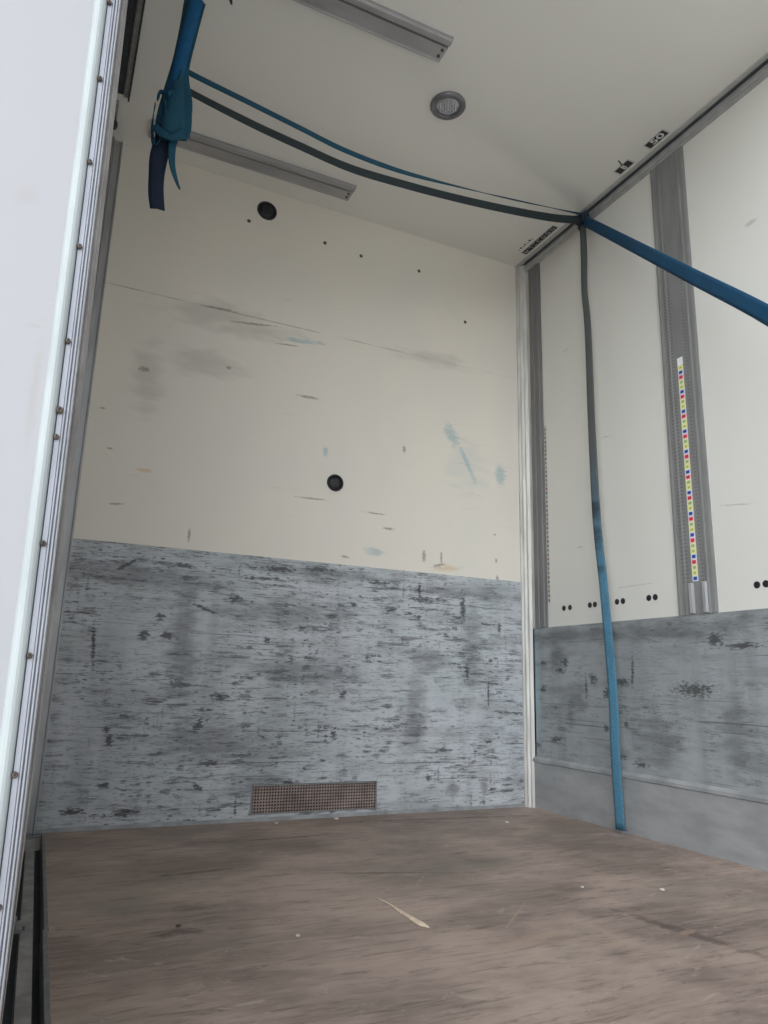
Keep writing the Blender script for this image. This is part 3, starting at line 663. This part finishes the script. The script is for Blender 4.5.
# dark strap tip entering at the top
t = thing('strap_end', (-1.575, -.83, 2.4), 'dark strap end dangling from the ceiling at the top edge of the photo', 'strap')
obj('webbing', ribbon(bmesh.new(), [(-.03, -.01, .0, .018, 1, 0, 0), (-.022, 0, -.03, .018, 1, .2, 0), (-.014, 0, -.055, .014, 1, .3, 0), (-.008, 0, -.078, .006, 1, .3, 0)], .002, 6), M_dkweb, t, True)

# ------------------------------------------------------------------ open door at the left
D = thing('door_1', (-1.8492, YD, 0.55), 'white swung-open cargo door with aluminium edge profile filling the left side', 'door', None, (0, -0.0130, 0))
D['kind'] = 'structure'
zb, zt = -1.2, 2.2
bm = bmesh.new(); prism(bm, [(-1.4, .004), (-.024, .004), (-.024, .030), (-1.4, .030)], 2, zb, zt); o = obj('panel', bm, M_door, D)
bm = bmesh.new()
pr = [(-.030, .004)] + [(-.0225 + .0075 * math.cos(a), -.001 + .009 * math.sin(a) * -1) for a in [PI - i * PI / 8 for i in range(9)]] + [(-.015, .010), (-.030, .010)]
prism(bm, pr, 2, zb, zt); obj('seal', bm, M_gasket, D, False)
obj('groove', B((-.0152, -.0138, -.0005, .02, zb, zt)), M_groove, D)
obj('flange', B((-.0138, -.0088, -.002, .02, zb, zt)), M_flange, D)
bm = bmesh.new()
for x in (-.0084, -.0048): prism(bm, [(x, .02), (x, -.001), (x + .0006, -.0025), (x + .0018, -.0025), (x + .0024, -.001), (x + .0024, .02)], 2, zb, zt)
obj('ribs', bm, M_flange, D)
obj('rib_base', B((-.0088, -.0006, .0015, .02, zb, zt)), M_steel, D)
bm = bmesh.new(); prism(bm, [(-.0012, .02), (-.0012, -.006), (0, -.0085), (.0010, -.006), (.0010, .02)], 2, zb, zt); obj('edge_rib', bm, M_alu, D)
bm = bmesh.new(); prv = None
for z, k in ((zb, .12), (-.45, .12), (.25, 1.0), (zt, 1.1)):
    cur = [bm.verts.new((.0010 + (x - .0010) * k, y, z)) for x, y in [(.0010, .002), (.0050, .0005), (.0065, .003), (.0090, .006), (.0090, .030), (.0010, .030)]]
    if prv:
        for i in range(6): bm.faces.new((prv[i], prv[(i+1) % 6], cur[(i+1) % 6], cur[i]))
    else: bm.faces.new(cur[::-1])
    prv = cur
bm.faces.new(prv); obj('edge_return', bm, M_jamb, D)
zs = [1.305, 1.189, 1.07, .956, .836, .753, .722, .603, .486, .37, .25]
for i, z in enumerate(zs):
    r = .0042 if i != 5 else .0055
    bm = bmesh.new(); disc(bm, (-.0128, -.002, z - .55), (.2, -1, 0), [(r*.8, -.001), (r * .8, .002), (r*.6, .004), (r*.3, .0045), (0, .003)], 10); obj('screw', bm, M_rust, D)

# ------------------------------------------------------------------ bits on the floor
bm = bmesh.new()
q = [(-.006, .100, .003), (-.002, .07, .004), (.000, .04, .005), (-.002, .0, .010), (.000, -.04, .011), (.000, -.070, .015), (.002, -.092, .016), (.006, -.108, .007)]
rows = []
for x, y, wd in q:
    rows.append([bm.verts.new((x - wd/2, y, .0012)), bm.verts.new((x, y, .0015 + wd*.35)), bm.verts.new((x + wd/2, y, .0012)), bm.verts.new((x, y, 0))])
for a_, b_ in zip(rows, rows[1:]):
    for k in range(4): bm.faces.new((a_[k], a_[(k+1) % 4], b_[(k+1) % 4], b_[k]))
bm.faces.new(rows[0][::-1]); bm.faces.new(rows[-1])
o = obj('wood_splinter', bm, M_wood, loc=(-1.100, -1.052, 0)); tag(o, 'long pale wood splinter lying on the brown floor', 'splinter')
def crumb(x, y, s, label, m=M_crumb):
    bm = bmesh.new(); bmesh.ops.create_icosphere(bm, subdivisions=1, radius=s)
    for v in bm.verts: v.co = Vector((v.co.x * random.uniform(.8, 1.6), v.co.y * random.uniform(.7, 1.2), v.co.z * random.uniform(.4, .6)))
    mz = min(v.co.z for v in bm.verts)
    for v in bm.verts: v.co.z -= mz
    o = obj('floor_crumb', bm, m, loc=(x, y, 0)); tag(o, label, 'debris', 'pale crumbs on the floor')
crumb(-.604, -1.03, .0050, 'pale crumb on the floor, left of the two near the right side')
crumb(-.434, -1.115, .0065, 'white crumb on the floor, right of the two near the right side')
crumb(-1.073, -.06, .0055, 'pale crumb on the floor under the left half of the vent')
crumb(-.855, -.05, .0080, 'pale crumb on the floor under the right half of the vent')
crumb(-.300, -.27, .0055, 'pale flake on the floor left of the right back corner')
crumb(-1.548, -.99, .0050, 'dark crumb on the floor near the left edge', M_rust)
crumb(-1.35, -1.12, .0045, 'small pale crumb on the floor left of the splinter')
